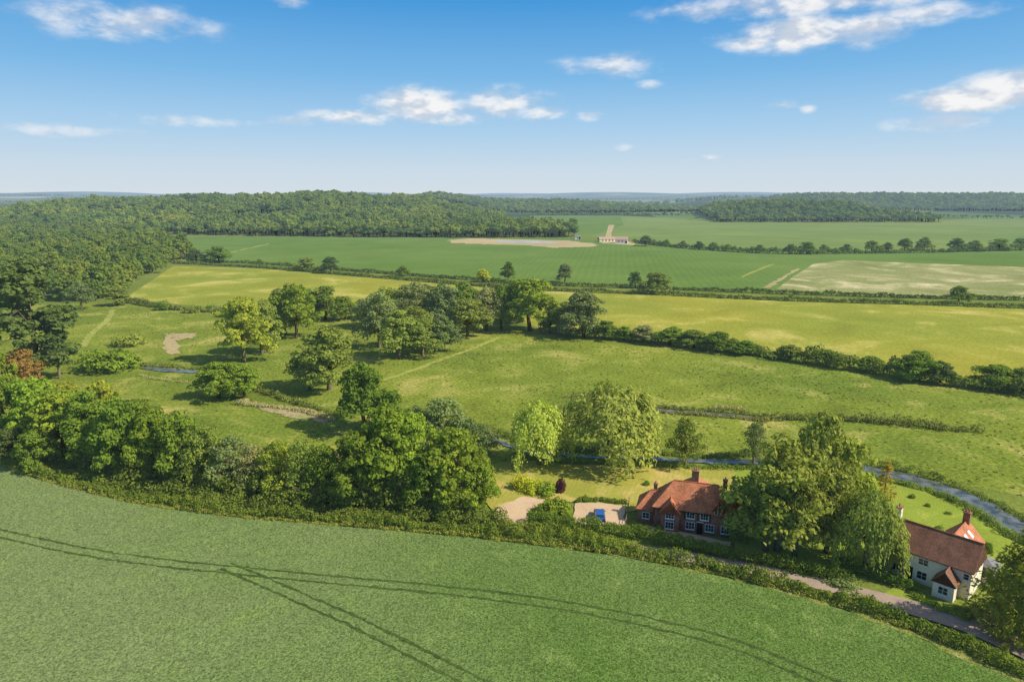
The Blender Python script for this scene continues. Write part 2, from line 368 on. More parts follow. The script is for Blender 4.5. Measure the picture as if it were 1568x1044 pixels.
def tube(p0, p1, r0, r1, sg=6):
    p0 = np.array(p0, float); p1 = np.array(p1, float); d = norm(p1-p0)
    a = norm(np.cross(d, [.3, .9, .1])); b = np.cross(d, a); an = np.arange(sg)*2*math.pi/sg
    ring = np.cos(an)[:, None]*a+np.sin(an)[:, None]*b
    V = np.concatenate([p0+ring*r0, p1+ring*r1]); i = np.arange(sg); j = (i+1) % sg
    return V, np.stack([i, j, j+sg, i+sg], 1)
def assemble(name, LV, var, tubes, leafmat):
    n = len(LV)//4; Vs = [LV]; Fs = [np.arange(4*n).reshape(n, 4)]; off = 4*n; mi = [np.zeros(n)]; vv = [var]
    for V, F in tubes:
        Vs.append(V); Fs.append(F+off); off += len(V); mi.append(np.ones(len(F))); vv.append(np.full(len(F), .5))
    return mesh_np(name, np.concatenate(Vs), np.concatenate(Fs), [leafmat, M['bark']], np.concatenate(mi), np.concatenate(vv))

def tree_mesh(name, kind, W, H, nb, per, leaf, mat=None, jit=.42):
    mat = mat or M['leaf']; tubes = []; g = lambda *a: R.uniform(*a)
    if kind in ('round', 'tall', 'sparse', 'dome'):
        bz = .05*H
        nl = 9 if kind != 'tall' else 8
        lobes = []
        for i in range(nl):
            an = i*2.4+g(-.5, .5); t = (i+.5)/nl
            zz = bz+(H-bz)*(.16+.62*t); rr = W*.3*math.sin(math.pi*min(1, .38+.55*t))*g(.8, 1.2)
            lobes.append((rr*math.cos(an), rr*math.sin(an), zz, W*g(.17, .27), (H-bz)*g(.14, .22)))
        lobes.append((g(-.08, .08)*W, g(-.08, .08)*W, H*.8, W*.2, H*.18)); lobes.append((0, 0, H*.42, W*.33, H*.3))
        if kind == 'dome':   # closed woodland canopy: broad rounded top
            lobes = [(0, 0, H*.5, W*.38, H*.4)]+[(W*.24*math.cos(q), W*.24*math.sin(q), H*g(.5, .66), W*g(.2, .27), H*g(.18, .26)) for q in np.arange(5)*1.256+g(0, 1)]
        L = np.array(lobes); pick = np.concatenate([R.integers(0, len(L), nb*3//4), R.integers(0, len(L)-1, nb-nb*3//4)])
        d = norm(R.normal(size=(nb, 3))); lim = -.5 if kind != 'dome' else -.1; d[:, 2] = np.where(d[:, 2] < lim, -d[:, 2], d[:, 2])
        rr = R.uniform(.6, 1., (nb, 1))
        cen = L[pick, :3]+d*rr*np.stack([L[pick, 3], L[pick, 3], L[pick, 4]], 1)
        br = W*R.uniform(.055, .105, nb) if kind != 'dome' else W*R.uniform(.08, .15, nb)
        cen[:, 2] = np.clip(cen[:, 2], br*.7, H*.97)
        rad = np.stack([br, br, br*R.uniform(.65, .95, nb)], 1)
        LV, var = blob_leaves(cen, rad, per, leaf, jit)
        tr = W*.032; top = np.array([g(-.04, .04)*W, g(-.04, .04)*W, H*.34])
        tubes += [tube((0, 0, -.3), top*[.5, .5, .5], tr*1.25, tr), tube(top*[.5, .5, .5], top, tr, tr*.8)]
        for l in lobes:
            e = np.array(l[:3]); mid = top*.55+e*.45+R.normal(0, .03*W, 3)
            tubes += [tube(top*.9, mid, tr*.5, tr*.3, 5), tube(mid, e, tr*.3, tr*.12, 5)]
        for i in R.choice(nb, min(nb, {'sparse': 60, 'dome': 4}.get(kind, 20)), replace=False):
            l = L[pick[i], :3]; tubes.append(tube(l, cen[i], tr*.14, tr*.05, 4))
    elif kind == 'willow':
        ns = nb; an = R.uniform(0, 6.283, ns); rr = np.sqrt(R.random(ns))*.5*W*.93
        f0, f1 = g(0, 6), g(0, 6)
        lob = 1+.16*np.sin(an*3+f0)+.1*np.sin(an*5+f1); rr = rr*lob
        bump_ = .07*H*np.sin(an*4+rr*9/W+f1)
        zt = H*(.42+.52*np.sqrt(np.clip(1-(rr/(.56*W))**2, 0, 1)))*R.uniform(.88, 1.05, ns)+bump_
        ln = H*R.uniform(.15, .45, ns)*(.5+.9*rr/(.5*W))
        ln = np.minimum(ln, zt-.05*H)
        idx = np.repeat(np.arange(ns), per); n = len(idx); t = R.random(n)**.8
        spread = W*.024
        C = np.stack([rr[idx]*np.cos(an[idx])*(1+.05*t), rr[idx]*np.sin(an[idx])*(1+.05*t), zt[idx]-t*ln[idx]], 1)+R.normal(0, spread, (n, 3))
        out = norm(np.stack([np.cos(an[idx]), np.sin(an[idx]), .95-.4*t], 1))
        Nn = norm(out+R.normal(size=(n, 3))*.4)
        tv = norm(np.array([0, 0, -1.])+R.normal(size=(n, 3))*.45); b = norm(np.cross(Nn, tv)); tv = norm(np.cross(b, Nn)); s = (leaf*R.uniform(.7, 1.4, n))[:, None]
        LV = np.stack([C+tv*s*1.15, C+b*s*.5, C-tv*s*1.15, C-b*s*.5], 1).reshape(-1, 3)
        var = np.clip(.5*R.random(ns)[idx]+.5*R.random(n), 0, 1)
        tr = W*.04; top = np.array([0, 0, H*.3]); tubes.append(tube((0, 0, -.3), top, tr*1.2, tr*.85))
        for i in range(9):
            a_ = i*.7+g(-.2, .2); e = np.array([math.cos(a_)*W*g(.18, .34), math.sin(a_)*W*g(.18, .34), H*g(.5, .75)])
            mid = top*.5+e*.5+np.array([0, 0, H*.05]); tubes += [tube(top, mid, tr*.5, tr*.3, 5), tube(mid, e, tr*.3, tr*.1, 5)]
    elif kind == 'conifer':
        t = R.random(nb)**1.25; an = R.uniform(0, 6.283, nb); rmax = .5*W*(1-t)**.75+.02*W
        rr = rmax*R.uniform(.55, 1.05, nb)*(1+.15*np.sin(an*5+t*9))
        cen = np.stack([rr*np.cos(an), rr*np.sin(an), H*(.06+.9*t)], 1)
        idx = np.repeat(np.arange(nb), per); n = len(idx)
        dr = norm(np.stack([np.cos(an), np.sin(an), np.full(nb, .55)], 1))[idx]
        C = cen[idx]+dr*R.uniform(-.1, .07, (n, 1))*W+R.normal(0, .022*W, (n, 3))
        Nn = norm(dr+np.array([0, 0, .4])+R.normal(size=(n, 3))*.45)
        tv = norm(dr+R.normal(size=(n, 3))*.35); b = norm(np.cross(tv, Nn)); s = (leaf*R.uniform(.7, 1.4, n))[:, None]
        tv = norm(np.cross(Nn, b))
        LV = np.stack([C+tv*s*1.5, C+b*s*.45, C-tv*s*.8, C-b*s*.45], 1).reshape(-1, 3)
        var = np.clip(.45*R.random(nb)[idx]+.55*R.random(n), 0, 1)
        tubes += [tube((0, 0, -.2), (0, 0, H*.5), W*.04, W*.025), tube((0, 0, H*.5), (0, 0, H*.9), W*.025, W*.008)]
        for i in range(20): tubes.append(tube((0, 0, cen[i, 2]*.85), cen[i], W*.01, W*.004, 4))
    else:  # shrub
        d = norm(R.normal(size=(nb, 3))); d[:, 2] = abs(d[:, 2]); rr = R.uniform(.4, .85, (nb, 1))
        cen = d*rr*np.array([W*.46, W*.46, H*.86]); br = W*R.uniform(.09, .17, nb)
        rad = np.stack([br, br, np.minimum(br, H*.3)], 1); cen[:, 2] = np.maximum(cen[:, 2], rad[:, 2]*.6)
        LV, var = blob_leaves(cen, rad, per, leaf, .45, .5)
        for i in range(min(14, nb)): tubes.append(tube((R.normal(0, .04*W), R.normal(0, .04*W), -.1), cen[i], W*.014, W*.006, 4))
    return assemble(name, LV, var, tubes, mat)

protos = {}
def mk(key, kind, W, H, nb, per, leaf, count, **kw):
    protos[key] = [(tree_mesh(key+"_mesh", kind, W, H, nb, per, leaf, **kw), W, H) for _ in range(count)]
mk('round', 'round', 11, 12, 150, 56, .27, 6)
mk('tall', 'tall', 8, 15, 150, 64, .25, 2)
mk('sparse', 'sparse', 11, 12, 160, 32, .24, 4)
mk('willow', 'willow', 12, 12, 420, 26, .25, 3)
mk('conifer', 'conifer', 9, 11, 330, 26, .22, 1)
mk('column', 'conifer', 2.2, 6, 110, 18, .11, 1)
mk('shrub', 'shrub', 5, 3.2, 42, 60, .17, 3)

WARM = (1.03, 1.05, .74)
G = dict(mid=(.215, .295, .055), bright=(.29, .37, .06), dark=(.15, .205, .08), olive=(.31, .345, .095), grey=(.265, .305, .15), yellow=(.41, .44, .08),
         will=(.365, .40, .12), orange=(.42, .23, .09), purple=(.15, .06, .09), gold=(.65, .42, .06), brown=(.33, .31, .17), yew=(.34, .31, .06), lemon=(.6, .56, .07), lw=(.48, .51, .13))
def tree(u, v, w, h, key='round', colr='mid', name=None):
    x, y = P(u, v); D = depth(u, v); ph = math.atan2(HC, y)
    Wm = w*D/FP; hm = h*D/FP
    Hm = math.sqrt(max(hm*hm-(.75*Wm*math.sin(ph))**2, (.5*hm)**2))/math.cos(ph)
    me, W0, H0 = random.choice(protos[key])
    nm = name or {'round': 'oak_tree', 'tall': 'ash_tree', 'sparse': 'alder_tree', 'willow': 'willow_tree', 'conifer': 'yew_tree', 'column': 'cypress_tree', 'shrub': 'shrub'}[key]
    o = addobj(nm, me); y += Wm*.28
    o.location = (x*(y/(y-Wm*.28)), y, 0); s = Wm/W0*1.1
    o.scale = (s*random.uniform(.88, 1.12), s*random.uniform(.88, 1.12), Hm/H0*1.05); o.rotation_euler = (0, 0, random.uniform(0, 6.28))
    cc = G[colr] if isinstance(colr, str) else colr; j = random.uniform(.84, 1.16)
    o.color = (cc[0]*j*random.uniform(.92, 1.07)*WARM[0], cc[1]*j*WARM[1], cc[2]*j*WARM[2], 1)
    return o
T = [
 # left side
 (58, 592, 110, 178, 'tall', 'dark'), (92, 584, 52, 86, 'tall', 'dark'), (36, 602, 66, 60, 'round', 'orange'), (6, 640, 60, 100, 'round', 'bright'), (-40, 640, 90, 120, 'round', 'mid'),
 (170, 572, 85, 46, 'shrub', 'bright'), (198, 532, 50, 24, 'shrub', 'olive'), (125, 477, 48, 42, 'sparse', 'grey'), (15, 490, 46, 30, 'round', 'olive'), (-30, 520, 80, 70, 'round', 'mid'),
 (180, 470, 40, 28, 'round', 'olive'),
 # belt along the lane
 (-60, 668, 110, 130, 'round', 'mid'), (20, 690, 95, 100, 'round', 'mid'), (60, 694, 90, 105, 'round', 'bright'), (100, 712, 105, 105, 'round', 'bright'), (165, 670, 62, 80, 'round', 'yellow'), (145, 722, 95, 110, 'round', 'mid'),
 (100, 660, 80, 66, 'round', 'yellow'), (195, 735, 90, 112, 'round', 'mid'), (240, 742, 85, 105, 'round', 'bright'), (285, 748, 85, 105, 'round', 'mid'), (322, 757, 75, 95, 'sparse', 'olive'), (360, 763, 76, 84, 'sparse', 'grey'),
 (395, 765, 70, 72, 'sparse', 'brown'), (432, 770, 76, 84, 'sparse', 'yellow'), (468, 776, 66, 90, 'sparse', 'olive'), (502, 780, 70, 88, 'sparse', 'mid'),
 (210, 690, 80, 70, 'round', 'mid'), (262, 715, 70, 66, 'round', 'olive'), (310, 728, 70, 60, 'sparse', 'olive'), (380, 738, 60, 50, 'sparse', 'grey'), (448, 745, 60, 56, 'sparse', 'brown'), (60, 725, 60, 60, 'round', 'mid'), (20, 712, 60, 50, 'round', 'dark'), (500, 770, 50, 60, 'round', 'olive'),
 (548, 786, 90, 112, 'round', 'mid'), (590, 788, 128, 140, 'round', 'bright'), (630, 776, 110, 128, 'round', 'bright'), (690, 793, 120, 118, 'round', 'bright'), (735, 790, 62, 70, 'round', 'bright'), (655, 796, 80, 90, 'round', 'mid'),
 (712, 750, 80, 80, 'round', 'mid'), (560, 668, 92, 102, 'round', 'mid'), (590, 662, 50, 60, 'round', 'mid'), (680, 704, 108, 84, 'sparse', 'grey'), (640, 690, 60, 60, 'sparse', 'grey'), (720, 712, 60, 60, 'sparse', 'grey'), (745, 700, 50, 40, 'sparse', 'grey'),
 (505, 605, 98, 98, 'round', 'olive'), (475, 602, 50, 60, 'sparse', 'grey'), (335, 616, 72, 56, 'round', 'bright'), (375, 614, 62, 52, 'round', 'bright'),
 # mid left cluster
 (375, 560, 80, 98, 'round', 'yellow'), (402, 545, 64, 76, 'round', 'olive'), (420, 520, 50, 56, 'round', 'mid'), (455, 522, 66, 82, 'round', 'bright'), (432, 500, 50, 54, 'round', 'olive'), (438, 515, 50, 60, 'round', 'bright'),
 (498, 494, 60, 50, 'round', 'mid'), (530, 492, 40, 34, 'round', 'bright'), (470, 492, 44, 44, 'round', 'mid'),
 (345, 486, 30, 16, 'shrub', 'mid'), (250, 476, 30, 16, 'shrub', 'mid'), (295, 480, 30, 14, 'shrub', 'olive'), (345, 480, 30, 14, 'shrub', 'brown'), (325, 476, 20, 12, 'shrub', 'olive'),
 # central cluster
 (582, 538, 84, 84, 'sparse', 'grey'), (612, 556, 90, 74, 'round', 'olive'), (648, 550, 66, 58, 'sparse', 'olive'), (680, 542, 64, 54, 'round', 'grey'), (636, 508, 88, 70, 'sparse', 'grey'), (596, 506, 74, 62, 'sparse', 'olive'),
 (682, 510, 70, 70, 'round', 'grey'), (716, 520, 68, 58, 'round', 'olive'), (712, 492, 64, 54, 'round', 'mid'), (745, 510, 52, 66, 'sparse', 'brown'), (768, 508, 50, 68, 'round', 'mid'), (812, 512, 88, 80, 'round', 'bright'), (796, 498, 64, 66, 'round', 'bright'),
 (570, 505, 60, 46, 'sparse', 'grey'), (640, 535, 70, 60, 'round', 'olive'), (735, 492, 44, 44, 'sparse', 'grey'), (660, 492, 60, 50, 'round', 'grey'),
 (842, 512, 40, 36, 'round', 'mid'), (893, 522, 78, 70, 'round', 'grey'), (866, 512, 48, 46, 'round', 'olive'), (925, 522, 44, 28, 'round', 'mid'), (665, 480, 40, 34, 'sparse', 'grey'), (560, 490, 40, 30, 'round', 'grey'),
 # hedgerow trees
 (1005, 452, 56, 32, 'round', 'olive'), (972, 442, 24, 24, 'round', 'dark'), (865, 434, 26, 28, 'round', 'grey'), (778, 432, 24, 28, 'round', 'mid'), (740, 434, 26, 20, 'round', 'lemon'),
 (618, 424, 22, 16, 'round', 'mid'), (470, 416, 34, 20, 'round', 'olive'), (506, 420, 30, 25, 'round', 'dark'), (336, 404, 36, 25, 'round', 'mid'), (300, 404, 34, 20, 'round', 'dark'), (398, 408, 14, 10, 'round', 'mid'),
 (1468, 466, 34, 26, 'round', 'mid'), (988, 378, 22, 16, 'round', 'dark'), (1020, 378, 14, 10, 'round', 'mid'), (1045, 380, 14, 10, 'round', 'mid'), (1070, 383, 16, 12, 'round', 'dark'), (1092, 384, 16, 12, 'round', 'mid'), (1115, 385, 14, 10, 'round', 'mid'),
 (1163, 388, 14, 12, 'round', 'dark'), (1210, 390, 20, 15, 'round', 'mid'), (1235, 390, 28, 18, 'round', 'mid'), (1262, 388, 20, 12, 'round', 'mid'), (1295, 388, 16, 13, 'round', 'dark'), (1335, 388, 26, 18, 'round', 'mid'), (1358, 387, 20, 14, 'round', 'dark'), (1385, 385, 24, 18, 'round', 'mid'),
 (1415, 385, 24, 20, 'round', 'olive'), (1465, 386, 26, 20, 'round', 'mid'), (1492, 386, 26, 16, 'round', 'mid'), (1530, 385, 34, 18, 'round', 'mid'), (1562, 384, 30, 18, 'round', 'mid'),
 # meadow edge hedgerow trees
 (955, 524, 30, 22, 'round', 'mid'), (985, 527, 44, 26, 'round', 'brown'), (1025, 532, 50, 28, 'round', 'mid'), (1062, 536, 46, 28, 'round', 'olive'), (1098, 542, 50, 30, 'round', 'mid'), (1140, 546, 40, 22, 'round', 'mid'),
 (1405, 588, 74, 44, 'round', 'mid'), (1438, 592, 44, 34, 'round', 'dark'), (1330, 572, 50, 24, 'round', 'mid'), (1265, 562, 46, 24, 'round', 'mid'), (1210, 555, 46, 24, 'round', 'olive'), (1520, 600, 84, 38, 'round', 'mid'), (1565, 604, 70, 38, 'round', 'olive'),
 # gardens
 (825, 722, 88, 94, 'willow', 'lw'), (933, 724, 134, 119, 'willow', 'will'), (1049, 722, 64, 74, 'sparse', 'olive'), (1153, 716, 50, 62, 'sparse', 'grey'),
 (1188, 866, 150, 168, 'sparse', 'olive'), (1170, 862, 120, 120, 'round', 'olive'), (1215, 868, 100, 140, 'sparse', 'will'), (1240, 842, 120, 178, 'round', 'will'), (1285, 830, 90, 140, 'round', 'lw'), (1262, 862, 100, 120, 'round', 'will'), (1322, 888, 84, 118, 'willow', 'will'), (1362, 885, 34, 50, 'willow', 'olive'),
 (1556, 992, 124, 150, 'conifer', 'yew'), (1353, 768, 26, 56, 'column', 'gold'),
 (798, 752, 36, 28, 'shrub', 'lemon'), (816, 758, 42, 26, 'shrub', 'lemon'), (835, 762, 48, 26, 'shrub', 'bright'), (858, 756, 20, 28, 'shrub', 'purple'), (850, 798, 66, 36, 'shrub', 'bright'),
 (838, 790, 34, 24, 'shrub', 'yellow'), (1475, 948, 34, 18, 'shrub', 'mid'), (1435, 825, 24, 20, 'shrub', 'mid'), (1510, 850, 18, 22, 'shrub', 'mid'), (1375, 860, 20, 20, 'shrub', 'mid'), (1040, 838, 30, 14, 'shrub', 'mid'), (1085, 846, 30, 14, 'shrub', 'bright'),
 (897, 770, 14, 12, 'shrub', 'mid'), (912, 768, 12, 8, 'shrub', 'orange'), (1130, 830, 40, 34, 'shrub', 'mid'), (1010, 815, 16, 12, 'shrub', 'bright'), (1230, 882, 50, 22, 'shrub', 'mid'), (1280, 892, 50, 20, 'shrub', 'mid'),
 (1290, 905, 60, 24, 'shrub', 'grey'), (1330, 930, 34, 14, 'shrub', 'bright'), (1395, 902, 30, 14, 'shrub', 'bright'), (1420, 778, 10, 8, 'shrub', 'mid'), (1452, 790, 12, 8, 'shrub', 'olive'), (1396, 765, 12, 10, 'shrub', 'bright'), (990, 745, 12, 9, 'shrub', 'mid'), (955, 738, 10, 8, 'shrub', 'olive'),
]
for t in T: tree(*t)

def hedge(name, pix, w, h, leaf, per_m, colr, irr=.25, step=None, path=None, mat=None, off=0):
    path = catmull(PP(pix), step=step or max(.6, w*.42)) if path is None else path
    if off: path = offset(path, off)
    n = len(path); seg = np.linalg.norm(path[1:]-path[:-1], axis=1).mean()
    rep = 2; pth = np.repeat(path, rep, 0); m = len(pth)
    low = np.interp(np.arange(m), np.arange(0, m, 9), R.uniform(1-irr, 1+irr, len(np.arange(0, m, 9))))
    hh = h*low*R.uniform(1-irr*.6, 1+irr*.6, m); ww = w*R.uniform(.7, 1.15, m)
    cen = np.zeros((m, 3)); cen[:, :2] = pth+R.normal(0, w*.16, (m, 2)); rad = np.stack([ww*.42, ww*.42, hh*.5], 1); cen[:, 2] = hh*.5
    per = max(6, int(per_m*seg/rep))
    LV, var = blob_leaves(cen, rad, per, leaf, .45, .4)
    nn = len(LV)//4
    me = mesh_np(name, LV, np.arange(4*nn).reshape(nn, 4), [mat or M['leaf']], var=var)
    o = addobj(name, me); cc = G[colr] if isinstance(colr, str) else tuple(q*1.3 for q in colr); o.color = (cc[0]*WARM[0], cc[1]*WARM[1], cc[2]*WARM[2], 1); return o
FH = [(-300, 600), (-60, 678), (0, 705), (60, 728), (200, 763), (350, 785), (500, 798), (700, 815), (850, 832), (960, 847), (1100, 874), (1200, 899), (1320, 933), (1450, 981), (1568, 1034), (1680, 1090)]
hedge("field_hedge", FH, 2.2, 1.4, .16, 230, (.17, .21, .045), .5)
hedge("verge_weeds", [(u, v+5) for u, v in FH], 1.2, .6, .12, 120, (.29, .29, .08), .6)
hedge("hedge_bank", [(-100, 655), (0, 690), (60, 713), (200, 750), (350, 773), (500, 787), (700, 802), (760, 808)], 5, 2.4, .22, 180, (.15, .185, .045), .6)
hedge("woodland_understorey", [(-100, 640), (0, 676), (60, 698), (200, 733), (350, 757), (500, 772), (700, 786)], 7, 4, .3, 110, (.16, .19, .045), .45)
hedge("garden_hedge", [(812, 801), (850, 806), (900, 813), (970, 824), (1040, 838), (1110, 853)], 2.6, 2.1, .14, 330, (.14, .19, .04), .12)
hedge("lane_hedge", [(750, 806), (830, 820), (900, 830), (975, 845)], 3, 1.7, .16, 240, (.19, .22, .045), .3)
hedge("garden_hedge", [(1120, 856), (1200, 873), (1290, 893)], 2, 1.8, .15, 200, (.13, .18, .04), .3)
hedge("garden_hedge", [(1270, 862), (1320, 880), (1390, 902)], 1.6, 1.6, .13, 260, (.11, .17, .04), .15)
hedge("garden_hedge", [(885, 770), (920, 769), (957, 773)], 1.2, 1.1, .13, 200, (.15, .2, .04), .2)
hedge("garden_hedge", [(1400, 915), (1440, 935), (1475, 948)], 1.2, .9, .12, 200, (.2, .27, .04), .2)
hedge("meadow_hedgerow", [(835, 510), (890, 517), (950, 520), (1080, 531), (1150, 543), (1300, 567), (1440, 588), (1568, 606), (1800, 645)], 6.5, 4.2, .42, 90, (.155, .19, .05), .5)
hedge("farm_hedgerow", [(265, 404), (400, 411), (540, 423), (700, 436), (800, 444), (1000, 452), (1200, 461), (1400, 467), (1568, 473), (1900, 485)], 3.6, 2.2, .45, 40, (.15, .18, .05), .35)
hedge("farm_hedgerow", [(290, 401), (400, 405), (540, 416), (700, 428), (800, 436), (1000, 443), (1200, 451), (1400, 457), (1568, 461), (1900, 472)], 3.6, 2.2, .45, 40, (.12, .16, .045), .35)
hedge("distant_hedgerow", [(970, 372), (1050, 381), (1180, 389), (1300, 389), (1440, 387), (1568, 384), (1900, 380)], 6, 4, .8, 22, (.13, .17, .045), .5)
hedge("meadow_boundary_hedge", [(190, 463), (260, 474), (340, 480), (420, 488), (480, 492)], 3.2, 2.2, .35, 60, (.18, .2, .065), .5)
hedge("stream_bank_plants", RIV[3:], 2.4, .8, .16, 150, (.2, .25, .06), .6, off=-3.4)
hedge("stream_bank_plants", RIV[:], 2.6, 1.1, .16, 150, (.18, .22, .06), .6, off=3.5)
hedge("stream_bank_plants", RIV2+[(1230, 648), (1300, 648), (1370, 653), (1445, 660)], 1.8, 1.1, .2, 80, (.22, .23, .08), .7, off=2.1)
hedge("stream_bank_plants", [(1160, 645), (1200, 642), (1240, 640), (1300, 645), (1370, 651), (1445, 659), (1500, 662)], 3, 1.3, .25, 60, (.18, .19, .07), .8)
hedge("stream_bank_plants", RIV2, 1.4, .7, .18, 80, (.3, .27, .13), .7, off=-1.8)
hedge("stream_bank_plants", [(400, 600), (440, 614), (480, 625), (520, 640)], 2.6, 1.1, .22, 80, (.21, .23, .07), .6)
hedge("stream_bank_plants", [(200, 560), (255, 563), (320, 568), (340, 580), (400, 600)], 2.2, 1, .22, 70, (.2, .23, .07), .7)
hedge("reeds", [(365, 620), (420, 624), (470, 632), (508, 645)], 2.4, 1.0, .2, 100, (.42, .36, .26), .5)
hedge("reeds", [(215, 576), (250, 583), (290, 586)], 2., .7, .18, 40, (.36, .33, .2), .7)
hedge("reeds", [(865, 609), (910, 605), (960, 608), (995, 615)], 1.8, .9, .2, 40, (.31, .25, .18), .7)
hedge("reeds", [(1080, 629), (1110, 626), (1140, 630)], 1.8, .8, .2, 60, (.42, .34, .25), .7)

# ------------------------------------------------------------------ instancing
def inside(poly, x, y):
    r = np.zeros(len(x), bool); n = len(poly)
    for i in range(n):
        x0, y0 = poly[i]; x1, y1 = poly[(i+1) % n]
        if y0 == y1: continue
        cnd = ((y0 > y) != (y1 > y)) & (x < (x1-x0)*(y-y0)/(y1-y0)+x0); r ^= cnd
    return r
def tussocks(name, poly, n, smin, smax, colr):
    xs = [q[0] for q in poly]; yy = [q[1] for q in poly]
    x = R.uniform(max(min(xs), -300), min(max(xs), 330), n*3); y = R.uniform(min(yy), min(max(yy), 330), n*3)
    keep = inside(poly, x, y) & (R.random(n*3) < .25+.75*(np.sin(x/17.)*np.sin(y/13.+x/40.) > .1))
    x = x[keep][:n]; y = y[keep][:n]; m = len(x)
    s = R.uniform(smin, smax, m); cen = np.stack([x, y, s*.2], 1); rad = np.stack([s, s, s*.4], 1)
    LV, var = blob_leaves(cen, rad, 6, .24, .3, .1); nn = len(LV)//4
    o = addobj(name, mesh_np(name, LV, np.arange(4*nn).reshape(nn, 4), [M['leaf']], var=var)); o.color = (*colr, 1)
tussocks("meadow_tussocks", PP(MEADOW), 6500, .15, .5, (.27, .3, .06))

def make_group(nm, lib):
    gt = bpy.data.node_groups.new(nm, 'GeometryNodeTree')
    gt.interface.new_socket("Geometry", in_out='INPUT', socket_type='NodeSocketGeometry')
    gt.interface.new_socket("Geometry", in_out='OUTPUT', socket_type='NodeSocketGeometry')
    gn = gt.nodes; gl = gt.links
    gi = gn.new('NodeGroupInput'); go = gn.new('NodeGroupOutput'); ip = gn.new('GeometryNodeInstanceOnPoints'); ci = gn.new('GeometryNodeCollectionInfo')
    ci.inputs['Collection'].default_value = lib; ci.inputs['Separate Children'].default_value = True; ci.inputs['Reset Children'].default_value = True
    def nat(nm, ty):
        a = gn.new('GeometryNodeInputNamedAttribute'); a.data_type = ty; a.inputs['Name'].default_value = nm
        return next(o for o in a.outputs if o.enabled and o.name == 'Attribute')
    er = gn.new('FunctionNodeEulerToRotation'); gl.new(nat('rot', 'FLOAT_VECTOR'), er.inputs[0])
    gl.new(gi.outputs[0], ip.inputs['Points']); gl.new(ci.outputs[0], ip.inputs['Instance']); ip.inputs['Pick Instance'].default_value = True
    gl.new(nat('idx', 'INT'), ip.inputs['Instance Index']); gl.new(er.outputs[0], ip.inputs['Rotation']); gl.new(nat('scl', 'FLOAT_VECTOR'), ip.inputs['Scale'])
    gl.new(ip.outputs[0], go.inputs[0]); return gt
libs = []
for nm, nb, per, lf, kd in (("distant_tree_library", 34, 22, 1.15, 'dome'), ("near_tree_library", 90, 30, .5, 'round')):
    lib = bpy.data.collections.new(nm)
    for i in range(6):
        W0, H0 = (12, 11.5) if i < 4 else (10, 13)
        me = tree_mesh("forest_tree_mesh", kd, W0, H0, nb, per, lf, mat=M['forest_leaf'], jit=.28)
        lib.objects.link(bpy.data.objects.new("forest_tree_%02d" % i, me))
    libs.append(make_group(nm+"_scatter", lib))
def scatter(name, x, y, smin, smax, lib=0):
    n = len(x); me = bpy.data.meshes.new(name); me.vertices.add(n)
    me.vertices.foreach_set('co', np.stack([x, y, hgt(x, y)-.3], 1).astype(np.float32).ravel())
    s = smin+(smax-smin)*R.random(n)**1.6; sc = np.stack([s*R.uniform(.9, 1.1, n), s*R.uniform(.9, 1.1, n), s*R.uniform(.85, 1.2, n)], 1)
    a = me.attributes.new('scl', 'FLOAT_VECTOR', 'POINT'); a.data.foreach_set('vector', sc.astype(np.float32).ravel())
    a = me.attributes.new('rot', 'FLOAT_VECTOR', 'POINT'); rr = np.zeros((n, 3)); rr[:, 2] = R.uniform(0, 6.28, n); a.data.foreach_set('vector', rr.astype(np.float32).ravel())
    a = me.attributes.new('idx', 'INT', 'POINT'); a.data.foreach_set('value', R.integers(0, 6, n).astype(np.int32))
    o = addobj(name, me); md = o.modifiers.new("scatter", 'NODES'); md.node_group = libs[lib]
    return o
def forest(name, poly, sp, smin, smax, keep=1., lib=0, holes=()):
    xs = [q[0] for q in poly]; yy = [q[1] for q in poly]
    gx, gy = np.meshgrid(np.arange(min(xs), max(xs), sp), np.arange(min(yy), max(yy), sp))
    x = gx.ravel()+R.uniform(-.48, .48, gx.size)*sp; y = gy.ravel()+R.uniform(-.48, .48, gx.size)*sp
    m = inside(poly, x, y) & (R.random(len(x)) < keep)
    for (hx, hy, rx, ry) in holes: m &= ((x-hx)/rx)**2+((y-hy)/ry)**2 > 1
    return scatter(name, x[m], y[m], smin, smax, lib)
forest("woodland", PP([(-250, 470), (0, 456), (60, 458), (120, 464), (185, 458), (200, 436), (235, 420), (262, 402), (290, 396), (285, 388), (262, 378), (240, 366), (225, 358), (0, 352), (-250, 352)]), 9., .8, 1.4, lib=1)
forest("woodland", [P(215, 359), P(400, 362), P(560, 364), P(700, 365), P(882, 364), P(862, 352), (-20, 1250), (-20, 1650), (-300, 1800), (-900, 1800), (-1150, 1500), (-1080, 1150)], 10.5, .85, 1.75, holes=[(-430, 1180, 60, 45), (-700, 1290, 110, 35), (-160, 1150, 50, 25)])
forest("woodland", [(-2200, 1300), (-1100, 1200), (-1100, 1500), (-1400, 1600), (-2300, 1500)], 13., .9, 1.4)
forest("woodland", [(-2600, 2300), (-1300, 2100), (-1000, 2500), (-1400, 2700), (-2600, 2600)], 15., .9, 1.4)
forest("copse", [(425, 1400), (560, 1392), (700, 1395), (850, 1400), (895, 1440), (900, 1620), (860, 1800), (480, 1800), (440, 1560)], 11., .9, 1.6)
forest("woodland", [(60, 2080), (260, 2060), (420, 2150), (700, 2300), (640, 2500), (300, 2750), (-300, 2750), (-300, 2200)], 14., 1.1, 1.8)
forest("woodland", [(780, 2450), (1000, 2380), (1700, 2300), (2600, 2350), (3000, 2900), (900, 2950)], 15., 1.1, 1.9)
bx, by = [], []
rs = random.Random(3)
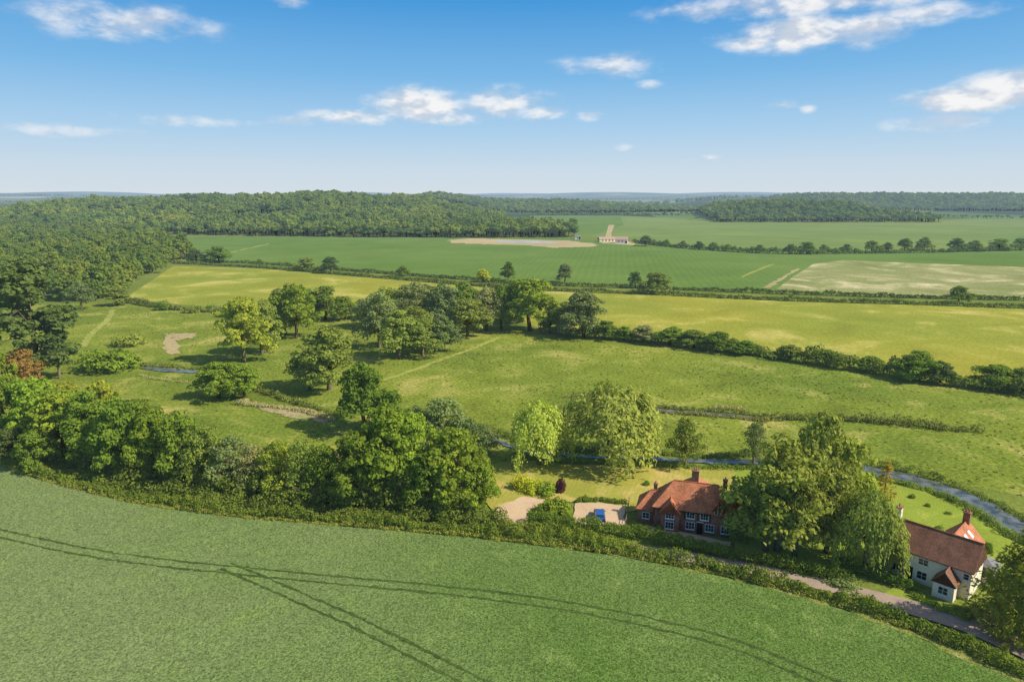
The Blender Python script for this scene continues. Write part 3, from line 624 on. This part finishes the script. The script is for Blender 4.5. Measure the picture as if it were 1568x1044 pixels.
for i in range(120):
    y0 = rs.uniform(2700, 11000); x0 = rs.uniform(-.85, .85)*y0; L = rs.uniform(200, 900)*(1 if y0 < 5000 else 2.); D = rs.uniform(15, 60); a_ = rs.uniform(-.25, .25)
    n = int(L*D/320*(.6 if y0 > 5000 else 1)); t = R.uniform(-.5, .5, n)*L; s_ = R.uniform(-.5, .5, n)*D
    bx.append(x0+t*math.cos(a_)-s_*math.sin(a_)); by.append(y0+t*math.sin(a_)+s_*math.cos(a_))
scatter("distant_tree_belts", np.concatenate(bx), np.concatenate(by), 1.1, 1.9)
bx = []; by = []
for (u0, v0, u1, v1) in [(1425, 333, 1600, 337), (960, 331, 1085, 333), (820, 331, 960, 330), (0, 322, 170, 321), (960, 322, 1100, 324)]:
    p0 = P(u0, v0); p1 = P(u1, v1); n = int(math.dist(p0, p1)/7); t = np.linspace(0, 1, n)
    bx.append(p0[0]+(p1[0]-p0[0])*t+R.normal(0, 4, n)); by.append(p0[1]+(p1[1]-p0[1])*t+R.normal(0, 8, n))
scatter("distant_hedgerow_trees", np.concatenate(bx), np.concatenate(by), .5, 1.)

# ------------------------------------------------------------------ buildings
def empty(name, loc, rot):
    e = bpy.data.objects.new(name, None); e.location = loc; e.rotation_euler = (0, 0, rot); e.empty_display_size = 1; col.objects.link(e); return e
def poly_mesh(name, verts, faces, mat, parent):
    me = bpy.data.meshes.new(name); me.from_pydata(verts, [], faces); me.materials.append(mat); me.update()
    uv = me.uv_layers.new(name="UVMap")
    for f in me.polygons:
        n = f.normal
        if abs(n.z) > .99: a = Vector((1, 0, 0))
        else: a = Vector((0, 0, 1)).cross(n).normalized()
        b = n.cross(a)
        for li in f.loop_indices:
            q = me.vertices[me.loops[li].vertex_index].co; uv.data[li].uv = (q.dot(a), q.dot(b))
    return addobj(name, me, parent)
def box(name, x0, x1, y0, y1, z0, z1, mat, parent):
    v = [(x0, y0, z0), (x1, y0, z0), (x1, y1, z0), (x0, y1, z0), (x0, y0, z1), (x1, y0, z1), (x1, y1, z1), (x0, y1, z1)]
    f = [(0, 3, 2, 1), (4, 5, 6, 7), (0, 1, 5, 4), (1, 2, 6, 5), (2, 3, 7, 6), (3, 0, 4, 7)]
    return poly_mesh(name, v, f, mat, parent)
def hip(name, x0, x1, y0, y1, z, zr, mat, parent, oh=.35, axis='x', hl=None, hr=None, t=.16):
    x0 -= oh; x1 += oh; y0 -= oh; y1 += oh
    if axis == 'x':
        m = (y0+y1)/2; hl = (y1-y0)/2 if hl is None else hl; hr = (y1-y0)/2 if hr is None else hr
        A, B = (x0+hl, m, zr), (x1-hr, m, zr); 
        v = [(x0, y0, z), (x1, y0, z), (x1, y1, z), (x0, y1, z), A, B]; f = [(0, 1, 5, 4), (1, 2, 5), (2, 3, 4, 5), (3, 0, 4)]
    else:
        m = (x0+x1)/2; hl = (x1-x0)/2 if hl is None else hl; hr = (x1-x0)/2 if hr is None else hr
        A, B = (m, y0+hl, zr), (m, y1-hr, zr)
        v = [(x0, y0, z), (x1, y0, z), (x1, y1, z), (x0, y1, z), A, B]; f = [(0, 1, 4), (1, 2, 5, 4), (2, 3, 5), (3, 0, 4, 5)]
    v2 = [(a, b, c_-t) for a, b, c_ in v]
    n = 6; ff = f+[tuple(reversed([i+n for i in q])) for q in f]
    for i in range(4): j = (i+1) % 4; ff.append((i, i+n, j+n, j))
    o = poly_mesh(name, v+v2, ff, mat, parent)
    poly_mesh(name+"_ridge", *ridge_geo(A, B), mat, parent)
    return o
def ridge_geo(A, B, r=.11):
    V, F = tube(A, B, r, r, 6); V = [tuple(q) for q in V]; F = [tuple(int(i) for i in q) for q in F]
    F += [tuple(range(5, -1, -1)), tuple(range(6, 12))]
    return V, F
def gable_wall(name, x0, x1, y0, y1, z0, ze, zr, mat, parent, axis='x'):
    if axis == 'x':
        m = (y0+y1)/2; v = [(x0, y0, z0), (x1, y0, z0), (x1, y1, z0), (x0, y1, z0), (x0, y0, ze), (x1, y0, ze), (x1, y1, ze), (x0, y1, ze), (x0, m, zr), (x1, m, zr)]
        f = [(0, 1, 5, 4), (1, 2, 6, 9, 5), (2, 3, 7, 6), (3, 0, 4, 8, 7)]
    else:
        m = (x0+x1)/2; v = [(x0, y0, z0), (x1, y0, z0), (x1, y1, z0), (x0, y1, z0), (x0, y0, ze), (x1, y0, ze), (x1, y1, ze), (x0, y1, ze), (m, y0, zr), (m, y1, zr)]
        f = [(0, 1, 5, 8, 4), (1, 2, 6, 5), (2, 3, 7, 9, 6), (3, 0, 4, 7)]
    return poly_mesh(name, v, f, mat, parent)
def window(parent, side, a, z, w, h, pl, bars=2, frame=None):
    frame = frame or M['white']
    def bx_(nm, a0, a1, z0, z1, d0, d1, mat):
        s = -1 if side in 'fl' else 1; p0, p1 = sorted((pl+s*d0, pl+s*d1))
        if side in 'fb': box(nm, a0, a1, p0, p1, z0, z1, mat, parent)
        else: box(nm, p0, p1, a0, a1, z0, z1, mat, parent)
    bx_("window_glass", a-w/2, a+w/2, z-h/2, z+h/2, .005, .03, M['glass'])
    t = .08
    bx_("window_frame", a-w/2-t, a-w/2, z-h/2-t, z+h/2+t, .005, .07, frame); bx_("window_frame", a+w/2, a+w/2+t, z-h/2-t, z+h/2+t, .005, .07, frame)
    bx_("window_frame", a-w/2, a+w/2, z+h/2, z+h/2+t, .005, .07, frame); bx_("window_sill", a-w/2-t*1.5, a+w/2+t*1.5, z-h/2-t*2.2, z-h/2-t-.002, .005, .13, frame)
    bx_("window_frame", a-w/2, a+w/2, z-h/2-t, z-h/2, .005, .07, frame)
    for i in range(1, bars+1):
        q = a-w/2+w*i/(bars+1); bx_("glazing_bar", q-.025, q+.025, z-h/2, z+h/2, .032, .055, frame)
    bx_("glazing_bar", a-w/2, a+w/2, z-.02, z+.02, .034, .05, frame)
def chimney(parent, x, y, z0, z1, w=.9, d=.65, pots=2, mat=None):
    box("chimney_stack", x-w/2, x+w/2, y-d/2, y+d/2, z0, z1, mat or M['brick'], parent)
    box("chimney_cap", x-w/2-.08, x+w/2+.08, y-d/2-.08, y+d/2+.08, z1, z1+.16, M['brick'], parent)
    for i in range(pots):
        px = x+(i-(pots-1)/2)*.4; V, F = tube((px, y, z1+.16), (px, y, z1+.62), .13, .1, 8)
        poly_mesh("chimney_pot", [tuple(q) for q in V], [tuple(int(i) for i in q) for q in F]+[tuple(range(8, 16))], M['clay'], parent)

# brick house
x, y = P(1000, 808)
bh = empty("brick_house", (x, y, 0), math.radians(-17))
box("wall_main", 0, 13, 0, 6.6, 0, 4.0, M['brick'], bh)
hip("roof_main", 0, 13, 0, 6.6, 3.95, 7.6, M['roof_red'], bh, hl=3.2, hr=3.2)
box("wall_rear_wing", 3.4, 9.4, 6.6, 10.6, 0, 4.0, M['brick'], bh)
hip("roof_rear_wing", 3.4, 9.4, 5.4, 10.6, 3.95, 7.1, M['roof_red'], bh, axis='y', hl=0)
box("wall_side_wing", -2.8, 0, 1.2, 6.2, 0, 2.7, M['brick'], bh)
hip("roof_side_wing", -2.8, 1.6, 1.2, 6.2, 2.65, 5.2, M['roof_red'], bh, hl=2.2, hr=0)
box("wall_east_wing", 13, 15.4, 1., 6, 0, 2.6, M['brick'], bh)
hip("roof_east_wing", 11.6, 15.4, 1., 6, 2.55, 4.8, M['roof_red'], bh, hl=0, hr=2)
gable_wall("wall_front_gable", 1.2, 4.2, -.9, .0, 0, 3.6, 5.3, M['brick'], bh, axis='y')
hip("roof_front_gable", 1.2, 4.2, -.9, 3., 3.5, 5.45, M['roof_red'], bh, axis='y', hl=0, hr=0, oh=.25)
gable_wall("wall_dormer", 9.4, 11.0, -.2, 2.4, 3.6, 4.7, 5.6, M['brick'], bh, axis='y')
hip("roof_dormer", 9.4, 11.0, -.2, 2.6, 4.6, 5.7, M['roof_red'], bh, axis='y', hl=0, hr=0, oh=.2, t=.1)
window(bh, 'f', 10.2, 4.3, .9, .7, -.2, 1)
for a_ in (6, 8.2, 12.0):
    window(bh, 'f', a_, 3.1, 1.2, .9, 0, 2)
for a_ in (6, 9.1, 11.6): window(bh, 'f', a_, 1.3, 1.3, 1.15, 0, 2)
window(bh, 'f', 2.7, 3.0, 1.3, .9, -.9, 2); window(bh, 'f', 2.7, 1.3, 1.3, 1.15, -.9, 2)
window(bh, 'f', -1.4, 1.5, 1.1, 1., 1.2, 1); window(bh, 'l', 3.6, 1.4, 1.2, 1., -2.8, 1); window(bh, 'r', 3.4, 1.3, 1.3, 1., 15.4, 1)
window(bh, 'l', 8.6, 2.9, 1.1, .9, 3.4, 1)
box("door", 7.1, 8.0, -.05, -.004, 0, 2.05, M['timber'], bh); box("door_frame", 7.0, 8.1, -.04, -.003, 2.05, 2.17, M['white'], bh)
for q in (.05, 5., 7.2, 9.1, 12.85): box("timber_post", q-.07, q+.07, -.03, -.002, 2.25, 3.8, M['timber'], bh)
box("gutter", -.35, 9.0, -.48, -.38, 3.75, 3.85, M['timber'], bh)
chimney(bh, 6.3, 3.9, 6.2, 9.4, 1.15, .8, 2); chimney(bh, 11.2, 4.6, 5, 8.0, .7, .6, 1); chimney(bh, -.2, 4.2, 4, 6.1, .6, .6, 1)

# cream cottage
x, y = P(1482, 920); ang = math.radians(-47); L = 11.2
ct = empty("cream_cottage", (x-L*math.cos(ang), y-L*math.sin(ang), 0), ang)
gable_wall("wall_main", 0, L, 0, 6.2, 0, 4.4, 7.3, M['render'], ct)
hip("roof_main", 0, L, 0, 6.2, 4.3, 7.55, M['roof_brown'], ct, hl=0, hr=0, oh=.3)
gable_wall("wall_rear_wing", 5.2, 9.8, 6.2, 11.4, 0, 4.2, 6.6, M['render'], ct, axis='y')
hip("roof_rear_wing", 5.2, 9.8, 4., 11.4, 4.1, 6.85, M['roof_red'], ct, axis='y', hl=0, hr=0, oh=.3)
box("wall_side_wing", .4, 5.1, 6.2, 9.6, 0, 2.7, M['render'], ct)
hip("roof_side_wing", .4, 4.75, 4.6, 9.6, 2.65, 5.3, M['roof_red'], ct, hl=1.2, hr=0, oh=.25)
gable_wall("wall_porch", 7.3, 9.9, -2.2, 0, 0, 2.5, 4.0, M['render'], ct, axis='y')
hip("roof_porch", 7.3, 9.9, -2.2, 1.6, 2.45, 4.15, M['roof_brown'], ct, axis='y', hl=0, hr=0, oh=.22)
window(ct, 'f', 8.6, 1.3, 1.1, 1., -2.2, 1)
for a_ in (2., 5.3): window(ct, 'f', a_, 3.4, 1.2, .9, 0, 1); window(ct, 'f', a_, 1.3, 1.2, 1.1, 0, 1)
window(ct, 'f', 10.6, 3.4, .6, .8, 0, 0); window(ct, 'r', 3.1, 3.6, .9, .9, L, 1); window(ct, 'r', 3.1, 1.3, 1.2, 1.1, L, 1); window(ct, 'r', 8.8, 1.4, 1.2, 1.1, 9.8, 1)
box("door", 3.2, 4.1, -.05, -.004, 0, 2.05, M['timber'], ct)
chimney(ct, .5, 3.1, 6.5, 9.2, .8, .8, 1, M['render']); chimney(ct, 7.5, 10.9, 5.8, 8.2, .9, .7, 2)
box("conservatory_base", 9.8, 12.6, 7., 10.4, 0, .7, M['render'], ct)
box("conservatory_glass", 9.86, 12.54, 7.06, 10.34, .7, 2.4, M['glass'], ct)
for q in np.linspace(7.06, 10.34, 5): box("conservatory_bar", 12.54, 12.6, q-.04, q+.04, .7, 2.4, M['white'], ct)
for q in np.linspace(9.9, 12.5, 4): box("conservatory_bar", q-.04, q+.04, 6.99, 7.05, .7, 2.4, M['white'], ct)
hip("conservatory_roof", 9.8, 12.6, 7., 10.4, 2.45, 3.3, M['lead'], ct, hl=0, oh=.1)
for yy_ in (7.4, 9.2):
    sl = (6.85-4.1)/2.6; q0, q1 = 8.2, 9.; z0 = 6.85-sl*(q0-7.5)+.05; z1 = 6.85-sl*(q1-7.5)+.05
    poly_mesh("rooflight", [(q0, yy_-.4, z0), (q1, yy_-.4, z1), (q1, yy_+.4, z1), (q0, yy_+.4, z0)], [(0, 1, 2, 3)], M['white'], ct)

def barn(name, u, v, w, d, ze, zr, rot, wall, roof):
    x, y = P(u, v); e = empty(name, (x, y, 0), rot)
    gable_wall("walls", 0, w, 0, d, 0, ze, zr, wall, e); hip("roof", 0, w, 0, d, ze-.1, zr+.15, roof, e, hl=0, hr=0)
    for q in range(1, int(w//4)): window(e, 'f', q*4., ze*.5, 1.6, 1.4, 0, 1)
    box("barn_door", w-2.6, w-.6, -.06, -.005, 0, 2.6, M['timber'], e)
barn("farm_barn", 918, 371, 22, 9, 3.2, 5.5, .15, M['render'], M['barnroof'])
barn("farmhouse", 942, 373, 14, 8, 4.5, 7.5, -.2, M['white'], M['barnroof'])
barn("farm_barn", 880, 367, 8, 6, 3, 5, 0, M['white'], M['lead'])
barn("farmhouse", 128, 321, 26, 12, 7, 12, .1, M['brick'], M['barnroof'])

# ------------------------------------------------------------------ car
def car(u, v, rot):
    x, y = P(u, v); e = empty("parked_car", (x, y, .22), rot)
    prof = [(-2.05, .35), (-2.1, .7), (-1.98, .98), (-1.9, 1.0), (-1.55, 1.42), (-1.2, 1.52), (.1, 1.52), (.45, 1.4), (1.05, .98), (1.85, .82), (2.08, .62), (2.08, .35)]
    V = []; n = len(prof)
    for s in (-1, 1):
        for (yy, zz) in prof: V.append((s*(.9-(max(0, zz-.95))*.4-(.06 if abs(yy) > 2 else 0)), yy, zz))
    F = [tuple(range(n)), tuple(reversed(range(n, 2*n)))]+[(i, i+n, (i+1) % n+n, (i+1) % n) for i in range(n)]
    o = poly_mesh("body", V, F, M['carblue'], e); b = o.modifiers.new("bevel", 'BEVEL'); b.width = .05; b.segments = 3
    def quad(nm, pts, mat): poly_mesh(nm, pts, [(0, 1, 2, 3)], mat, e)
    quad("rear_window", [(-.66, -1.9, 1.06), (.66, -1.9, 1.06), (.58, -1.6, 1.41), (-.58, -1.6, 1.41)], M['glass'])
    quad("windscreen", [(.72, 1.03, 1.03), (-.72, 1.03, 1.03), (-.62, .5, 1.41), (.62, .5, 1.41)], M['glass'])
    for s in (-1, 1):
        for (a0, a1, b0, b1) in ((-1.7, -.55, -1.42, -.55), (-.47, .9, -.47, .38)):
            p = [(s*(.9-.04*.4+.012), a0, 1.0), (s*(.9-.04*.4+.012), a1, 1.0), (s*(.9-.45*.4+.014), b1, 1.41), (s*(.9-.45*.4+.014), b0, 1.41)]
            quad("side_window", p if s > 0 else p[::-1], M['glass'])
        for yy in (-1.3, 1.3):
            for nm, r, w, mt_ in (("tyre", .33, .22, 'rubber'), ("wheel_rim", .2, .235, 'chrome')):
                V2, F2 = tube((s*.8-w/2, yy, .33), (s*.8+w/2, yy, .33), r, r, 18)
                poly_mesh(nm, [tuple(q) for q in V2], [tuple(int(i) for i in q) for q in F2]+[tuple(range(17, -1, -1)), tuple(range(18, 36))], M[mt_], e)
        box("tail_lamp", s*.7-.1, s*.7+.1, -2.12, -2.04, .7, .92, M['redlamp'], e); box("headlamp", s*.65-.15, s*.65+.15, 1.98, 2.09, .6, .75, M['chrome'], e)
        box("door_mirror", s*.98-.08, s*.98+.08, .62, .75, .95, 1.1, M['carblue'], e)
    box("number_plate", -.26, .26, -2.125, -2.1, .52, .63, M['white'], e); box("bumper", -.8, .8, -2.16, -2.05, .3, .46, M['rubber'], e)
    box("roof_rail", -.6, -.56, -1.2, .1, 1.53, 1.56, M['chrome'], e); box("roof_rail", .56, .6, -1.2, .1, 1.53, 1.56, M['chrome'], e)
car(918, 795, math.radians(-4))

# ------------------------------------------------------------------ fence and gate
def fence(name, pix, h=1.1, rails=3, sp=1.8):
    path = catmull(PP(pix), step=sp); e = empty(name, (path[0][0], path[0][1], 0), 0); q = path-path[0]
    for a_ in q: box("post", a_[0]-.06, a_[0]+.06, a_[1]-.06, a_[1]+.06, 0, h+.1, M['wood'], e)
    for i in range(len(q)-1):
        for r in range(rails):
            zz = h*(r+.7)/rails; V, F = tube((*q[i], zz), (*q[i+1], zz), .045, .045, 4)
            poly_mesh("rail", [tuple(k_) for k_ in V], [tuple(int(j) for j in k_) for k_ in F], M['wood'], e)
fence("wooden_fence", [(957, 808), (961, 790), (963, 772)], 1.3, 3)
fence("wooden_fence", [(752, 800), (765, 806)], 1.1, 4)
fence("wooden_gate", [(772, 808), (800, 811)], 1.2, 5, 3.2)

# ------------------------------------------------------------------ light
AZ = math.radians(107); EL = math.radians(41)
s = Vector((math.sin(AZ)*math.cos(EL), math.cos(AZ)*math.cos(EL), math.sin(EL)))
sl = bpy.data.lights.new("sun", 'SUN'); sl.energy = 5.0; sl.angle = math.radians(.5); sl.color = (1, .92, .76)
so = bpy.data.objects.new("sun", sl); so.rotation_euler = s.to_track_quat('Z', 'Y').to_euler(); so.location = (300, -100, 300); col.objects.link(so)

w = bpy.data.worlds.new("World"); scene.world = w; w.use_nodes = True; k = NT(w.node_tree)
sky = k.n('ShaderNodeTexSky'); sky.sky_type = 'NISHITA'; sky.sun_disc = False; sky.sun_elevation = EL; sky.sun_rotation = AZ
S = .14
gen = k.n('ShaderNodeTexCoord').outputs['Generated']
nv = k.n('ShaderNodeVectorMath', operation='NORMALIZE'); k.put(nv.inputs[0], gen)
sx = k.n('ShaderNodeSeparateXYZ'); k.put(sx.inputs[0], nv.outputs[0])
el = k.m('ARCSINE', sx.outputs[2]); az = k.m('ARCTAN2', sx.outputs[0], sx.outputs[1])
def ang_of(u, v):
    r = Vector(ray(u, v)).normalized(); return math.atan2(r.x, r.y), math.asin(r.z)
cr = k.n('ShaderNodeValToRGB'); e_ = cr.color_ramp.elements; cr.color_ramp.interpolation = 'LINEAR'
k.put(cr.inputs[0], k.m('DIVIDE', el, math.radians(20)))
stops = [(0, srgb(212, 222, 229)), (2.0, srgb(202, 219, 232)), (5, srgb(170, 207, 236)), (9, srgb(124, 184, 231)), (14.5, srgb(70, 152, 218)), (20, srgb(52, 130, 204))]
e_[0].position = 0; e_[0].color = stops[0][1]; e_[1].position = 1; e_[1].color = stops[-1][1]
for a_, c_ in stops[1:-1]: q = e_.new(a_/20); q.color = c_
low = k.n('ShaderNodeVectorMath', operation='SCALE'); k.put(low.inputs[0], cr.outputs[0]); low.inputs['Scale'].default_value = 1/S
base = k.mix(k.mr(el, math.radians(16), math.radians(40), 0, 1, True), low.outputs[0], sky.outputs[0])
cvn = k.n('ShaderNodeCombineXYZ'); k.put(cvn.inputs[0], az); k.put(cvn.inputs[1], el); cv = cvn.outputs[0]
def vm(op, a, b, c_=None):
    nd = k.n('ShaderNodeVectorMath', operation=op); k.put(nd.inputs[0], a); k.put(nd.inputs[1], b)
    if c_ is not None: k.put(nd.inputs[2], c_)
    return nd.outputs['Value'] if op == 'DOT_PRODUCT' else nd.outputs[0]
cs = vm('MULTIPLY', cv, (1, 2.1, 1)); cs2 = vm('ADD', cs, (.012, .022, 0))
nA = k.noise(cs, 15, 5, .57); nB = k.noise(cs2, 15, 3, .57)
CL = [(640, 160, 88, 30, 1.3), (545, 180, 80, 13, 1.), (770, 158, 85, 26, .95), (828, 173, 42, 14, 1.1), (700, 182, 80, 11, .8),
      (190, 36, 110, 28, .85), (445, 4, 40, 10, .8), (1240, 50, 135, 26, 1.3), (1160, 64, 65, 14, 1.1), (1320, 62, 60, 14, 1.),
      (1280, 0, 250, 22, 1.05), (1450, 18, 85, 16, .9), (1505, 150, 115, 21, 1.25), (1555, 132, 75, 28, 1.3), (1432, 189, 64, 13, 1.05),
      (940, 100, 85, 19, .75), (1200, 162, 26, 10, .95), (1236, 166, 16, 8, .9),
      (110, 200, 90, 9, .55), (300, 187, 110, 9, .6), (440, 186, 40, 7, .5), (905, 178, 22, 8, .6), (958, 226, 20, 6, .55), (1076, 244, 26, 6, .55), (320, 42, 22, 14, .4), (992, 130, 20, 7, .6)]
dens = None
for (u, v, wu, wv, I) in CL:
    a0, e0 = ang_of(u, v); wa = wu/FP; wh = wv/FP
    q = vm('MULTIPLY_ADD', cv, (1/wa, 1/wh, 0), (-a0/wa, -e0/wh, 0))
    f = k.m('MULTIPLY_ADD', vm('DOT_PRODUCT', q, q), -I, I)
    dens = f if dens is None else k.m('MAXIMUM', dens, f)
dens = k.m('MAXIMUM', dens, -1.)
tot = k.m('ADD', dens, k.m('MULTIPLY', k.m('SUBTRACT', nA, .5), 3.6))
mask = k.mr(tot, -.15, 1.5, 0, 1, True)
mask = k.m('MULTIPLY', mask, k.mr(dens, -.6, .2, 0, 1))
mask = k.m('MULTIPLY', mask, k.mr(dens, 0., .9, .5, .93))
wh_ = k.mix(k.mr(k.m('SUBTRACT', nA, nB), -.06, .08), srgb(206, 213, 224), srgb(250, 248, 246))
sc = k.n('ShaderNodeVectorMath', operation='SCALE'); k.put(sc.inputs[0], wh_); sc.inputs['Scale'].default_value = 1/S
fin = k.mix(mask, base, sc.outputs[0])
bg = k.n('ShaderNodeBackground'); k.put(bg.inputs[0], fin); bg.inputs[1].default_value = S
wo = k.n('ShaderNodeOutputWorld'); k.put(wo.inputs[0], bg.outputs[0])
